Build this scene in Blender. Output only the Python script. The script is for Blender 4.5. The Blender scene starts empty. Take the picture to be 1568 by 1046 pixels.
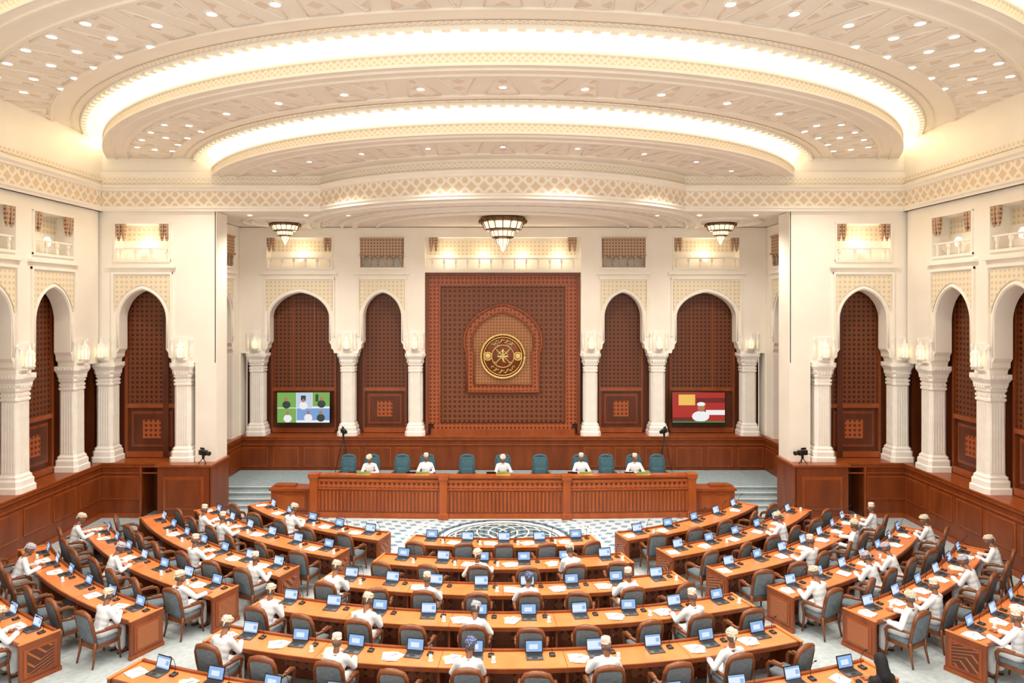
import bpy, bmesh, math, random
from mathutils import Vector, Matrix
random.seed(7)
pi=math.pi; sin=math.sin; cos=math.cos
CY=28.75   # centre of all concentric arcs (world Y)
XW=13.65   # side wall plane

# ---------------------------------------------------------------- materials
def L(r,g,b):
    f=lambda c:(c/255/12.92) if c/255<=0.04045 else ((c/255+0.055)/1.055)**2.4
    return (f(r),f(g),f(b),1)
def newmat(name):
    m=bpy.data.materials.new(name); m.use_nodes=True
    nt=m.node_tree; b=nt.nodes['Principled BSDF']; return m,nt,b
def noise_mat(name,c1,c2,rough=.5,scale=(4,4,4),bump=0.0,metal=0,detail=4,spec=None):
    m,nt,b=newmat(name); N=nt.nodes; K=nt.links
    tc=N.new('ShaderNodeTexCoord'); mp=N.new('ShaderNodeMapping'); mp.inputs['Scale'].default_value=scale
    n=N.new('ShaderNodeTexNoise'); n.inputs['Scale'].default_value=1; n.inputs['Detail'].default_value=detail
    r=N.new('ShaderNodeValToRGB'); r.color_ramp.elements[0].position=.3; r.color_ramp.elements[1].position=.7
    r.color_ramp.elements[0].color=c1; r.color_ramp.elements[1].color=c2
    K.new(tc.outputs['Object'],mp.inputs['Vector']); K.new(mp.outputs[0],n.inputs['Vector'])
    K.new(n.outputs['Fac'],r.inputs[0]); K.new(r.outputs[0],b.inputs['Base Color'])
    b.inputs['Roughness'].default_value=rough; b.inputs['Metallic'].default_value=metal
    if spec is not None: b.inputs['Specular IOR Level'].default_value=spec
    if bump:
        bp=N.new('ShaderNodeBump'); bp.inputs['Strength'].default_value=bump; bp.inputs['Distance'].default_value=.02
        K.new(n.outputs['Fac'],bp.inputs['Height']); K.new(bp.outputs[0],b.inputs['Normal'])
    return m
def emat(name,c,s,base=None,samp=False):
    m,nt,b=newmat(name); b.inputs['Base Color'].default_value=base or c
    b.inputs['Emission Color'].default_value=c; b.inputs['Emission Strength'].default_value=s
    b.inputs['Roughness'].default_value=.5
    if not samp:
        try: m.cycles.emission_sampling='NONE'
        except Exception: pass
    return m
def lattice(name,base,line,k=4,w=.1,rough=.5,extra=True,bump=.4,star=False,ku=1):
    m,nt,b=newmat(name); N=nt.nodes; K=nt.links
    def M(op,a,c=None):
        n=N.new('ShaderNodeMath'); n.operation=op
        for i,x in enumerate((a,c)):
            if x is None: continue
            if isinstance(x,(int,float)): n.inputs[i].default_value=x
            else: K.new(x,n.inputs[i])
        return n.outputs[0]
    uv=N.new('ShaderNodeUVMap'); sp=N.new('ShaderNodeSeparateXYZ'); K.new(uv.outputs[0],sp.inputs[0])
    u,v=sp.outputs[0],sp.outputs[1]
    def ln(x): return M('ABSOLUTE',M('SUBTRACT',M('FRACT',M('MULTIPLY',x,k)),.5))
    a=M('MINIMUM',ln(M('ADD',u,v)),ln(M('SUBTRACT',u,v)))
    if extra: a=M('MINIMUM',a,M('MINIMUM',ln(u),ln(v)))
    if star:
        cu=ln(u); cv=ln(v)
        rr=M('SQRT',M('ADD',M('MULTIPLY',cu,cu),M('MULTIPLY',cv,cv)))
        a=M('MINIMUM',a,M('ABSOLUTE',M('SUBTRACT',rr,.33)))
    g=N.new('ShaderNodeMapRange'); K.new(a,g.inputs[0]); g.inputs[1].default_value=w*.7; g.inputs[2].default_value=w*1.2
    g.inputs[3].default_value=1; g.inputs[4].default_value=0
    mx=N.new('ShaderNodeMix'); mx.data_type='RGBA'; K.new(g.outputs[0],mx.inputs[0])
    mx.inputs[6].default_value=base; mx.inputs[7].default_value=line
    K.new(mx.outputs[2],b.inputs['Base Color']); b.inputs['Roughness'].default_value=rough
    if bump:
        bp=N.new('ShaderNodeBump'); bp.inputs['Strength'].default_value=bump; bp.inputs['Distance'].default_value=.02
        K.new(g.outputs[0],bp.inputs['Height']); K.new(bp.outputs[0],b.inputs['Normal'])
    return m

WHITE=noise_mat('plaster_white',L(248,241,229),L(253,247,237),.7,(1,1,1),spec=.2)
CEIL=noise_mat('ceiling_plaster',L(246,236,222),L(250,241,229),.8,(1,1,1),spec=.1)
STONE=noise_mat('column_marble',L(245,240,231),L(252,249,244),.4,(3,3,3))
LATB=lattice('beige_lattice',L(222,204,168),L(242,230,206),k=6,w=.14,bump=.2)
LATC=lattice('cornice_lattice',L(230,208,180),L(251,243,230),k=2.6,w=.10,star=True,extra=False,bump=.3)
LATS=lattice('small_cornice_lattice',L(232,214,186),L(248,240,226),k=6,w=.14,star=True,extra=False,bump=.2)
LATCE=lattice('ceiling_lattice',L(232,214,198),L(248,238,226),k=2.0,w=.16,star=False,bump=.15)
WOOD=noise_mat('wood_dado',L(112,50,18),L(138,68,28),.35,(3,3,.6),bump=.05)
WOODD=noise_mat('wood_dark',L(78,33,10),L(98,45,16),.4,(3,3,.6),bump=.05)
WOODM=noise_mat('wood_moulding',L(138,66,26),L(160,82,38),.3,(4,4,1))
WOODP=noise_mat('wood_presidium',L(150,70,26),L(176,90,38),.3,(3,3,.8))
TOP=noise_mat('wood_desktop',L(208,120,66),L(224,138,82),.28,(2,2,2))
BODY=noise_mat('wood_desk_body',L(122,58,26),L(146,76,36),.35,(4,4,1))
CHW=noise_mat('wood_chair',L(104,56,30),L(134,78,44),.3,(5,5,5))
LATW=lattice('mashrabiya_dark',L(54,20,5),L(118,60,24),k=6,w=.13,rough=.4)
LATW2=lattice('mashrabiya_field',L(72,29,8),L(134,72,32),k=5,w=.11,rough=.4)
LATG=lattice('emblem_backing',L(132,80,44),L(174,120,76),k=8,w=.15,rough=.5,star=True)
LATR=lattice('carved_border',L(100,40,12),L(172,88,42),k=6,w=.12,rough=.35,star=True)
LATE=lattice('desk_end_carving',L(92,42,18),L(166,98,58),k=5,w=.12,rough=.4,star=True)
BRN=lattice('window_screen_brown',L(126,90,66),L(196,162,134),k=8,w=.15,rough=.5)
CARPET=noise_mat('carpet_blue_grey',L(164,176,182),L(184,194,199),.95,(9,9,9),spec=.1)
STEP=noise_mat('step_carpet',L(138,156,164),L(158,174,181),.95,(9,9,9),spec=.1)
MOS=lattice('carpet_mosaic',L(112,142,168),L(190,201,208),k=3.2,w=.12,rough=.9,star=True,bump=0)
MED=lattice('carpet_medallion',L(36,54,72),L(92,116,130),k=5.0,w=.12,rough=.9,star=True,bump=0)
LINE=noise_mat('carpet_white_line',L(206,210,210),L(218,220,218),.9,(5,5,5))
BLUE=noise_mat('upholstery_blue',L(98,110,120),L(118,130,138),.8,(14,14,14),bump=.05,spec=.2)
TEAL=noise_mat('upholstery_teal',L(56,86,98),L(72,104,116),.7,(14,14,14),spec=.2)
BLACK=noise_mat('black_plastic',L(18,18,20),L(30,30,32),.4,(5,5,5))
GREY=noise_mat('laptop_shell',L(60,64,70),L(80,84,90),.4,(5,5,5))
PAPER=noise_mat('paper',L(240,240,238),L(246,246,244),.8,(3,3,3))
YEL=noise_mat('folder_yellow',L(226,196,110),L(236,208,130),.7,(3,3,3))
GOLD=noise_mat('gold_leaf',L(222,188,110),L(244,218,146),.4,(9,9,9),metal=.3)
BRONZE=noise_mat('bronze',L(92,66,40),L(140,106,66),.35,(9,9,9),metal=.5)
GREEN=noise_mat('nameplate_green',L(120,130,60),L(180,170,90),.4,(9,9,9))
GLASS=noise_mat('tumbler',L(220,226,228),L(236,240,240),.1,(9,9,9))
ROBE=noise_mat('robe_white',L(226,229,237),L(243,244,247),.8,(6,6,6),bump=.15,spec=.15)
ROBEK=noise_mat('robe_black',L(18,18,22),L(30,30,34),.8,(6,6,6))
SKIN=noise_mat('skin',L(146,94,66),L(166,110,80),.5,(10,10,10))
HAIR=noise_mat('beard_hair',L(70,64,60),L(120,114,110),.8,(60,60,60))
EYEW=noise_mat('eye_white',L(235,232,228),L(240,238,234),.3,(5,5,5))
LEATHER=noise_mat('sandal_leather',L(60,36,22),L(80,48,30),.5,(9,9,9))
def hatmat(name,a,b2):
    m,nt,b=newmat(name); N=nt.nodes; K=nt.links
    tc=N.new('ShaderNodeTexCoord'); v=N.new('ShaderNodeTexVoronoi'); v.inputs['Scale'].default_value=38
    r=N.new('ShaderNodeValToRGB'); r.color_ramp.elements[0].color=b2; r.color_ramp.elements[1].color=a
    r.color_ramp.elements[0].position=.25; r.color_ramp.elements[1].position=.5
    K.new(tc.outputs['Object'],v.inputs['Vector']); K.new(v.outputs['Distance'],r.inputs[0]); K.new(r.outputs[0],b.inputs['Base Color'])
    b.inputs['Roughness'].default_value=.85; return m
HAT1=hatmat('turban_cream',L(222,210,190),L(164,144,116))
HAT2=hatmat('turban_blue',L(70,84,130),L(150,160,190))
HAT3=hatmat('turban_white_orange',L(234,226,212),L(190,146,108))
HAT4=hatmat('turban_lilac',L(190,190,206),L(144,134,144))
COVE=emat('cove_surface_glow',(1,.85,.58,1),2.2,samp=True)  # emission put into the cove surface, standing in for hidden strip lights
LAMP=emat('downlight_lens',(1,.95,.86,1),5)
SCON=emat('sconce_glass',(1,.80,.48,1),.9)
NICL=emat('niche_lamp_glass',(1,.84,.56,1),1.2)
CHG=emat('chandelier_glass',(1,.82,.55,1),1.0)
SCR=emat('laptop_screen',L(138,180,228),.85,(.02,.02,.03,1))
SCRW=emat('laptop_window',L(218,232,248),.85,(.02,.02,.03,1))

# ---------------------------------------------------------------- mesh builder
class MB:
    def __init__(s): s.v=[];s.f=[];s.m=[];s.s=[];s.u=[];s.mats=[]
    def mi(s,mat):
        if mat not in s.mats: s.mats.append(mat)
        return s.mats.index(mat)
    def add(s,verts,faces,mat,smooth=False,uvs=None,M=None):
        o=len(s.v); i=s.mi(mat)
        if M is not None: verts=[M@Vector(p) for p in verts]
        s.v+= [tuple(p) for p in verts]
        for k,f in enumerate(faces):
            s.f.append([o+j for j in f]); s.m.append(i); s.s.append(smooth)
            s.u.append([uvs[j] for j in f] if uvs else None)
    def box(s,x0,x1,y0,y1,z0,z1,mat,M=None):
        if x0>x1:x0,x1=x1,x0
        if y0>y1:y0,y1=y1,y0
        if z0>z1:z0,z1=z1,z0
        v=[(x0,y0,z0),(x1,y0,z0),(x1,y1,z0),(x0,y1,z0),(x0,y0,z1),(x1,y0,z1),(x1,y1,z1),(x0,y1,z1)]
        f=[(0,3,2,1),(4,5,6,7),(0,1,5,4),(1,2,6,5),(2,3,7,6),(3,0,4,7)]
        s.add(v,f,mat,M=M)
    def rbox(s,c,size,r,mat,M=None,seg=2):
        bm=bmesh.new(); bmesh.ops.create_cube(bm,size=1)
        for v in bm.verts: v.co=Vector((v.co.x*size[0],v.co.y*size[1],v.co.z*size[2]))
        bmesh.ops.bevel(bm,geom=list(bm.edges),offset=r,segments=seg,profile=.5,affect='EDGES')
        bm.verts.index_update()
        vs=[tuple(v.co+Vector(c)) if M is None else tuple(M@(v.co+Vector(c))) for v in bm.verts]
        fs=[[v.index for v in f.verts] for f in bm.faces]; bm.free()
        s.add(vs,fs,mat,smooth=True)
    def grid(s,rows,mat,smooth=True,closed=False,caps=False,uvs=None,flip=False):
        n=len(rows[0]); v=[p for r in rows for p in r]; f=[]
        for i in range(len(rows)-1):
            for j in range(n if closed else n-1):
                k=(j+1)%n
                q=(i*n+j,i*n+k,(i+1)*n+k,(i+1)*n+j)
                f.append(q[::-1] if flip else q)
        if caps:
            f.append(tuple(range(n))[::-1]); f.append(tuple((len(rows)-1)*n+j for j in range(n)))
        s.add(v,f,mat,smooth,uvs)
    def lathe(s,prof,mat,c=(0,0,0),n=16,smooth=True,M=None,caps=True,sq=None):
        rows=[]
        for r,z in prof:
            row=[]
            for j in range(n):
                a=2*pi*j/n
                p=Vector((c[0]+r*cos(a),c[1]+r*sin(a),c[2]+z))
                if M is not None: p=M@p
                row.append(tuple(p))
            rows.append(row)
        s.grid(rows,mat,smooth,True,caps)
    def stack(s,prof,mat,c=(0,0,0),ch=.25):
        rows=[]
        for h,z in prof:
            k=h*(1-ch)
            row=[(c[0]+x,c[1]+y,c[2]+z) for x,y in ((h,-k),(h,k),(k,h),(-k,h),(-h,k),(-h,-k),(-k,-h),(k,-h))]
            rows.append(row)
        s.grid(rows,mat,False,True,True)
    def tube(s,path,r,mat,n=8,caps=True,M=None):
        P=[Vector(p) for p in path]; rs=r if isinstance(r,(list,tuple)) else [r]*len(P)
        rows=[]; up=None
        for i,p in enumerate(P):
            t=(P[min(i+1,len(P)-1)]-P[max(i-1,0)]).normalized()
            if up is None: up=Vector((0,0,1)) if abs(t.z)<.9 else Vector((1,0,0))
            a=t.cross(up)
            if a.length<1e-4: a=t.cross(Vector((1,0,0)))
            a.normalize(); b=a.cross(t).normalized(); up=b
            row=[]
            for j in range(n):
                q=p+a*cos(2*pi*j/n)*rs[i]+b*sin(2*pi*j/n)*rs[i]
                if M is not None: q=M@q
                row.append(tuple(q))
            rows.append(row)
        s.grid(rows,mat,True,True,caps)
    def ell(s,c,rad,mat,n=14,m=9,M=None):
        rows=[]
        for i in range(m+1):
            th=pi*(i/m); th=min(max(th,.02),pi-.02)
            rows.append([])
            for j in range(n):
                a=2*pi*j/n
                p=Vector((c[0]+rad[0]*sin(th)*cos(a),c[1]+rad[1]*sin(th)*sin(a),c[2]-rad[2]*cos(th)))
                if M is not None: p=M@p
                rows[-1].append(tuple(p))
        s.grid(rows,mat,True,True,True)
    def cap(s,p0,p1,r0,r1,mat,n=12):
        p0=Vector(p0);p1=Vector(p1); t=(p1-p0).normalized(); path=[];rs=[]
        for a in (88,60,30,0): path.append(p0-t*r0*sin(math.radians(a))); rs.append(r0*cos(math.radians(a)))
        for a in (0,30,60,88): path.append(p1+t*r1*sin(math.radians(a))); rs.append(r1*cos(math.radians(a)))
        s.tube(path,rs,mat,n)
    def merge(s,o,M=None):
        off=len(s.v); mp=[s.mi(m) for m in o.mats]
        s.v+=[tuple(M@Vector(p)) for p in o.v] if M is not None else o.v
        flip=M is not None and M.to_3x3().determinant()<0
        for f,m,sm,u in zip(o.f,o.m,o.s,o.u):
            g=[off+j for j in f]; 
            if flip: g=g[::-1]; u=u[::-1] if u else None
            s.f.append(g); s.m.append(mp[m]); s.s.append(sm); s.u.append(u)
    def mesh(s,name):
        me=bpy.data.meshes.new(name); me.from_pydata(s.v,[],s.f)
        for m in s.mats: me.materials.append(m)
        me.polygons.foreach_set('material_index',s.m); me.polygons.foreach_set('use_smooth',s.s)
        ul=me.uv_layers.new(name='UVMap'); data=[0.0]*(2*len(me.loops))
        for p,u in zip(me.polygons,s.u):
            if u:
                for k,l in enumerate(p.loop_indices): data[2*l],data[2*l+1]=u[k]
            else:
                n=p.normal; ax=max(range(3),key=lambda i:abs(n[i]))
                for l in p.loop_indices:
                    c=me.vertices[me.loops[l].vertex_index].co
                    data[2*l],data[2*l+1]=((c.y,c.z),(c.x,c.z),(c.x,c.y))[ax]
        ul.data.foreach_set('uv',data); me.update(); return me
    def obj(s,name,loc=(0,0,0),rot=0):
        return place(s.mesh(name),name,loc,rot)
def place(me,name,loc=(0,0,0),rot=0,scale=1):
    o=bpy.data.objects.new(name,me); bpy.context.scene.collection.objects.link(o)
    o.location=loc; o.rotation_euler=(0,0,rot); o.scale=(scale,)*3; return o
def lamp(name,kind,loc,e,col,size,spot=None):
    ld=bpy.data.lights.new(name,kind); ld.energy=e; ld.color=col; ld.shadow_soft_size=size
    if spot: ld.spot_size=spot; ld.spot_blend=.8
    lo=bpy.data.objects.new(name,ld); lo.location=loc; bpy.context.scene.collection.objects.link(lo)
def asweep(mb,prof,p0,p1,n,mat,closed=True,smooth=False,uvk=1,phif=None):
    """sweep (r,z) profile round origin. phi=0 is -Y"""
    rows=[];uv=[]; L0=0; rm=prof[0][0]; prev=prof[0]
    for k,(r,z) in enumerate(prof):
        L0+=math.hypot(r-prev[0],z-prev[1]); prev=(r,z)
        a,b=(p0,p1) if phif is None else phif(r)
        for i in range(n+1):
            ph=a+(b-a)*i/n
            rows.append((r*sin(ph),-r*cos(ph),z)); uv.append((ph*rm*uvk,L0*uvk))
    m=len(prof); f=[]
    for k in range(m if closed else m-1):
        k2=(k+1)%m
        for i in range(n): f.append((k*(n+1)+i,k*(n+1)+i+1,k2*(n+1)+i+1,k2*(n+1)+i))
    if closed:
        f.append([k*(n+1) for k in range(m)]); f.append([k*(n+1)+n for k in range(m)][::-1])
    mb.add(rows,f,mat,smooth,uv)
def abox(mb,r0,r1,p0,p1,z0,z1,mat,n=1): asweep(mb,[(r0,z0),(r1,z0),(r1,z1),(r0,z1)],p0,p1,n,mat)

# ---------------------------------------------------------------- column
def column_mesh():
    mb=MB()
    mb.stack([(.41,0),(.41,.16),(.37,.19),(.37,.34),(.33,.40),(.33,.46),(.29,.50),(.275,.54),(.262,2.58),(.30,2.62),(.30,2.68),
              (.27,2.70),(.27,2.84),(.31,2.90),(.31,2.95),(.29,2.97),(.34,3.06),(.34,3.12),(.38,3.20),(.41,3.25),(.41,3.38)],STONE)
    for sx in (-.16,-.08,0,.08,.16):
        for sg in (-1,1):
            mb.box(sx-.018,sx+.018,sg*.262,sg*.287,.58,2.56,STONE)
            mb.box(sg*.262,sg*.287,sx-.018,sx+.018,.58,2.56,STONE)
    for z,d in ((2.77,.30),(3.02,.345),(3.31,.425)):
        for j in range(5):
            x=-.2+.1*j; mb.box(x-.028,x+.028,-d,-.25,z-.035,z+.035,STONE); mb.box(-d,d,x-.028,x+.028,z-.035,z+.035,STONE)
    return mb.mesh('column')
COL=column_mesh()
def sconce_mesh():
    mb=MB()
    mb.lathe([(.03,-.02),(.10,.02),(.15,.06),(.16,.10)],STONE,(0,-.16,0),8,False)
    mb.lathe([(.10,.10),(.13,.24),(.12,.38),(.07,.46)],SCON,(0,-.16,0),8,False)
    for j in range(8):
        a=2*pi*(j+.5)/8; mb.tube([(.12*cos(a),-.16+.12*sin(a),.1),(.145*cos(a),-.16+.145*sin(a),.25),(.13*cos(a),-.16+.13*sin(a),.4),(.08*cos(a),-.16+.08*sin(a),.48)],.014,STONE,5)
    mb.lathe([(.16,.44),(.12,.50),(.06,.56),(.02,.72)],STONE,(0,-.16,0),8,False)
    mb.box(-.22,.22,-.04,0,-.04,.75,STONE)
    mb.box(-.16,-.12,-.2,-.04,-.02,.04,STONE); mb.box(.12,.16,-.2,-.04,-.02,.04,STONE)
    for sx in(-1,1):
        mb.lathe([(.05,0),(.06,.25),(.035,.5),(.05,.62),(.01,.72)],STONE,(sx*.33,-.04,.05),6,False)
    return mb.mesh('wall_sconce')
SCO=sconce_mesh()

# ---------------------------------------------------------------- arcade walls
ZD=1.87; ZC=5.25; ZT=8.6; ZS=6.72; APX=7.74; ZTOP=10.4
def arch_pts(uc,w,zs,ap,n=24):
    out=[]
    for i in range(n+1):
        t=-cos(pi*i/n); a=abs(t)
        out.append((uc+w*t, zs+(ap-zs)*(.84*max(0,1-a**2.2)**(1/2.0)+.16*(1-a))))
    return out
def arcade(name,u0,u1,bays,cols,loc,rot,solid=[],dado=True,door=None,capx=None):
    T=Matrix.Translation(loc)@Matrix.Rotation(rot,4,'Z')
    def put(me,nm,u,y,z): 
        p=T@Vector((u,y,z)); place(me,nm,p,rot)
    mb=MB(); wd=MB()
    yf,yb=.1,.62
    edges=[u0]
    for uc,w,st in bays:
        edges+= [uc-w,uc+w]
    edges.append(u1)
    for i in range(0,len(edges),2):
        a,b=edges[i],edges[i+1]
        ca=.2 if i>0 else 0; cb=.2 if i<len(edges)-2 else 0
        if b-a<.75: ca=ca*.6; cb=cb*.6
        pl=[(a+ca,ZC),(b-cb,ZC),(b-cb*.9,ZC+.12),(b-cb*.45,ZC+.2),(b-cb*.4,ZC+.34),(b,ZC+.46),(b,ZT),(a,ZT),(a,ZC+.46),(a+ca*.4,ZC+.34),(a+ca*.45,ZC+.2),(a+ca*.9,ZC+.12)]
        n=len(pl)
        v=[(p[0],yf,p[1]) for p in pl]+[(p[0],yb,p[1]) for p in pl]
        f=[tuple(range(n)),tuple(range(n,2*n))[::-1]]+[(j,n+j,n+(j+1)%n,(j+1)%n) for j in range(n)]
        mb.add(v,f,WHITE)
    for uc,w,st in bays:
        P=arch_pts(uc,w,ZS,APX); n=len(P)
        for y,fl in((yf,False),(yb,True)):
            v=[(p[0],y,p[1]) for p in P]+[(p[0],y,ZT) for p in P]
            f=[(j,j+1,n+j+1,n+j) for j in range(n-1)]
            mb.add(v,[q[::-1] for q in f] if fl else f,WHITE)
        v=[(p[0],yf,p[1]) for p in P]+[(p[0],yb,p[1]) for p in P]
        mb.add(v,[(j,n+j,n+j+1,j+1) for j in range(n-1)],WHITE,True)
        P2=arch_pts(uc,w+.05,ZS,APX+.05)
        mb.tube([(uc-w-.05,yf-.01,ZC+.5)]+[(p[0],yf-.01,p[1]) for p in P2]+[(uc+w+.05,yf-.01,ZC+.5)],.03,WHITE,6)
        P3=arch_pts(uc,w+.14,ZS,APX+.16)
        v=[(p[0],yf-.02,max(p[1],7.0)) for p in P3]+[(p[0],yf-.02,8.2) for p in P3]
        mb.add(v,[(j,j+1,n+j+1,n+j) for j in range(n-1)],LATB)
        W=w+.2
        for sx in(-1,1): mb.box(uc+sx*W-.035,uc+sx*W+.035,yf-.07,yf,5.95,8.34,WHITE)
        mb.box(uc-W-.035,uc+W+.035,yf-.065,yf,8.27,8.34,WHITE)
        mb.box(uc-W-.15,uc+W+.15,yf-.12,yf,8.48,8.56,WHITE)
    e2=[u0]
    for uc,w,st in bays:
        k=w+.12; e2+=[uc-k,uc+k]
    e2.append(u1)
    for i in range(0,len(e2),2): mb.box(e2[i],e2[i+1],yf,yb,ZT,ZTOP,WHITE)
    for uc,w,st in bays:
        k=w+.12
        mb.box(uc-k,uc+k,yf,yb,9.98,ZTOP,WHITE); mb.box(uc-k,uc+k,yf,yb,ZT,8.74,WHITE)
        mb.box(uc-k,uc+k,yb-.02,yb+.1,ZT,ZTOP,WHITE)
        mb.box(uc-k-.05,uc+k+.05,yf-.06,yf,9.98,10.05,WHITE)
        mb.box(uc-k-.05,uc+k+.05,yf-.06,yf,8.68,8.76,WHITE)
        for sx in(-1,1): mb.box(uc+sx*(k+.02)-.03,uc+sx*(k+.02)+.03,yf-.05,yf,8.7,10.0,WHITE)
        if st=='screen':
            mb.box(uc-k+.04,uc+k-.04,yf-.1,yf+.12,9.28,9.96,BRN)
            mb.box(uc-k,uc+k,yf-.14,yf+.14,9.22,9.29,BRN); mb.box(uc-k,uc+k,yf-.14,yf+.14,9.92,9.975,BRN)
            q=max(4,int(2*k/.3))
            for j in range(q):
                x=uc-k+.12+(2*k-.24)*j/(q-1)
                mb.stack([(.02,8.78),(.035,8.9),(.025,9.0),(.06,9.12),(.07,9.22)],BRN,(x,yf-.02,0))
        else:
            q=max(3,int(2*k/.42))
            for j in range(q):
                x=uc-k+.14+(2*k-.28)*j/(q-1)
                mb.stack([(.02,8.74),(.035,8.84),(.02,8.95),(.05,9.05),(.03,9.14)],WHITE,(x,yf+.06,0))
            mb.box(uc-k,uc+k,yf+.01,yf+.1,9.12,9.17,WHITE)
            mb.box(uc-k+.1,uc+k-.1,yb-.04,yb-.02,9.45,9.92,LATB)
            for sx in(-1,1):
                for j in range(2): mb.stack([(.02,9.4),(.05,9.55),(.07,9.8),(.07,9.975)],BRN,(uc+sx*(k-.10-.17*j),yf+.02,0))
            mb.lathe([(.02,0),(.09,.04),(.11,.2),(.05,.3)],NICL,(uc,yf+.2,9.0),8,False)
    for a,b in solid: mb.box(a,b,yf+.003,.9,ZD,ZC,WHITE)
    if capx is not None: mb.box(capx,capx+(.05 if capx<0 else -.05)*1.0,yf,1.0,ZD,ZTOP,WHITE)
    wd.box(u0,u1,.8,.95,ZD-.1,ZTOP-.3,WOODD)
    for uc,w,st in bays:
        q=w+.1
        wd.box(uc-q,uc+q,.77,.8,3.75,7.6,LATW)
        for sx in(-1,1):
            wd.box(uc+sx*q-.05,uc+sx*q+.05,.72,.8,ZD+.1,7.7,WOOD)
        wd.box(uc-q,uc+q,.715,.8,3.62,3.76,WOODM); wd.box(uc-q,uc+q,.70,.8,ZD+.02,ZD+.22,WOODM)
        if w<1:
            wd.box(uc-q+.18,uc+q-.18,.76,.8,2.25,3.5,WOOD); wd.box(uc-q+.26,uc+q-.26,.74,.8,2.35,3.4,WOODD)
            wd.box(uc-.32,uc+.32,.725,.8,2.55,3.2,LATR)
        else:
            for sx in(-1,1): wd.box(uc+sx*.45-.02,uc+sx*.45+.02,.74,.8,3.75,7.6,WOODM)
    for c in cols: wd.box(c-.16,c+.16,.5,.8,ZD,ZC,WOODD)
    if dado:
        segs=[(u0,u1)] if not door else [(u0,door[0]),(door[1],u1)]
        for a,b in segs:
            wd.box(a,b,0,.95,0,ZD-.05,WOOD)
            wd.box(a,b,-.05,.0,0,.16,WOODM)
            n=max(1,round((b-a)/1.3))
            for j in range(n):
                x0=a+(b-a)*j/n+.1; x1=a+(b-a)*(j+1)/n-.1
                wd.box(x0,x1,-.025,0,.62,1.42,WOODM); wd.box(x0+.05,x1-.05,-.03,0,.67,1.37,WOOD)
        if door:
            wd.box(door[0],door[1],.8,.94,0,ZD-.06,WOODD); wd.box(door[0],door[1],0,.8,1.72,ZD-.05,WOODD)
            wd.box(door[0]-.07,door[0],-.06,0,0,1.71,WOODM); wd.box(door[1],door[1]+.07,-.06,0,0,1.71,WOODM)
        wd.box(u0,u1,-.09,.79,ZD-.05,ZD,WOODM); wd.box(u0,u1,-.05,0,ZD-.16,ZD-.05,WOODM)
        wd.box(u0,u1,-.04,0,1.5,1.54,WOODM)
    mb.obj('wall_'+name,loc,rot); wd.obj('trim_wood_panelling_'+name,loc,rot)
    for c in cols:
        put(COL,'column',c,.36,ZD); put(SCO,'wall_sconce',c,yf,ZC+.12)
    if abs(loc[0])<1:
        for uc,w,st in bays:
            if st=='lit': lamp('niche_lamp','POINT',T@Vector((uc,yf+.1,9.35)),11,(1,.8,.55),.08)

YS=27.9
arcade('stage_back_left',-10.75,-3.2,[(-8.35,1.22,'lit'),(-4.95,.78,'screen')],[-10.12,-6.38,-3.6],(0,YS,0),0)
arcade('stage_back_right',3.2,10.75,[(4.95,.78,'screen'),(8.35,1.22,'lit')],[3.6,6.38,10.12],(0,YS,0),0)
arcade('stage_left',24.05,27.95,[(26.35,.8,'screen')],[],(-10.7,0,0),pi/2,solid=[(24.05,25.45),(27.25,27.95)])
arcade('stage_right',-27.95,-24.05,[(-26.35,.8,'screen')],[],(10.7,0,0),-pi/2,solid=[(-27.95,-27.25),(-25.45,-24.05)])
arcade('front_left',-14.1,-9.8,[(-12.3,.8,'lit')],[-13.62,-10.95],(0,23.2,0),0,solid=[(-10.5,-9.8)],door=(-12.25,-11.6),capx=-9.83)
arcade('front_right',9.8,14.1,[(12.3,.8,'lit')],[10.95,13.62],(0,23.2,0),0,solid=[(9.8,10.5)],door=(11.6,12.25),capx=9.83)
bl=[(20.9-2.6*i,.8,'lit') for i in range(5)][::-1]
arcade('left',0,23.2,bl,[22.2-2.6*i for i in range(6)],(-XW,0,0),pi/2,solid=[(0,8.6)])
arcade('right',-23.2,0,[(-b[0],b[1],b[2]) for b in bl][::-1],[-(22.2-2.6*i) for i in range(6)],(XW,0,0),-pi/2,solid=[(-8.6,0)])
mb=MB()
for sx in(-1,1):
    mb.box(sx*14.0,sx*15.2,23.31,24.3,0,10.3,WOODD); mb.box(sx*14.6,sx*15.2,22.9,23.31,0,10.3,WOODD)
    mb.box(sx*10.95,sx*11.9,28.15,29.2,0,10.3,WOODD); mb.box(sx*11.7,sx*11.9,23.9,28.15,0,10.3,WOODD)
    mb.box(sx*10.74,sx*10.95,27.96,28.6,ZD,10.38,WHITE)
mb.obj('wall_corner_infill')

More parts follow.
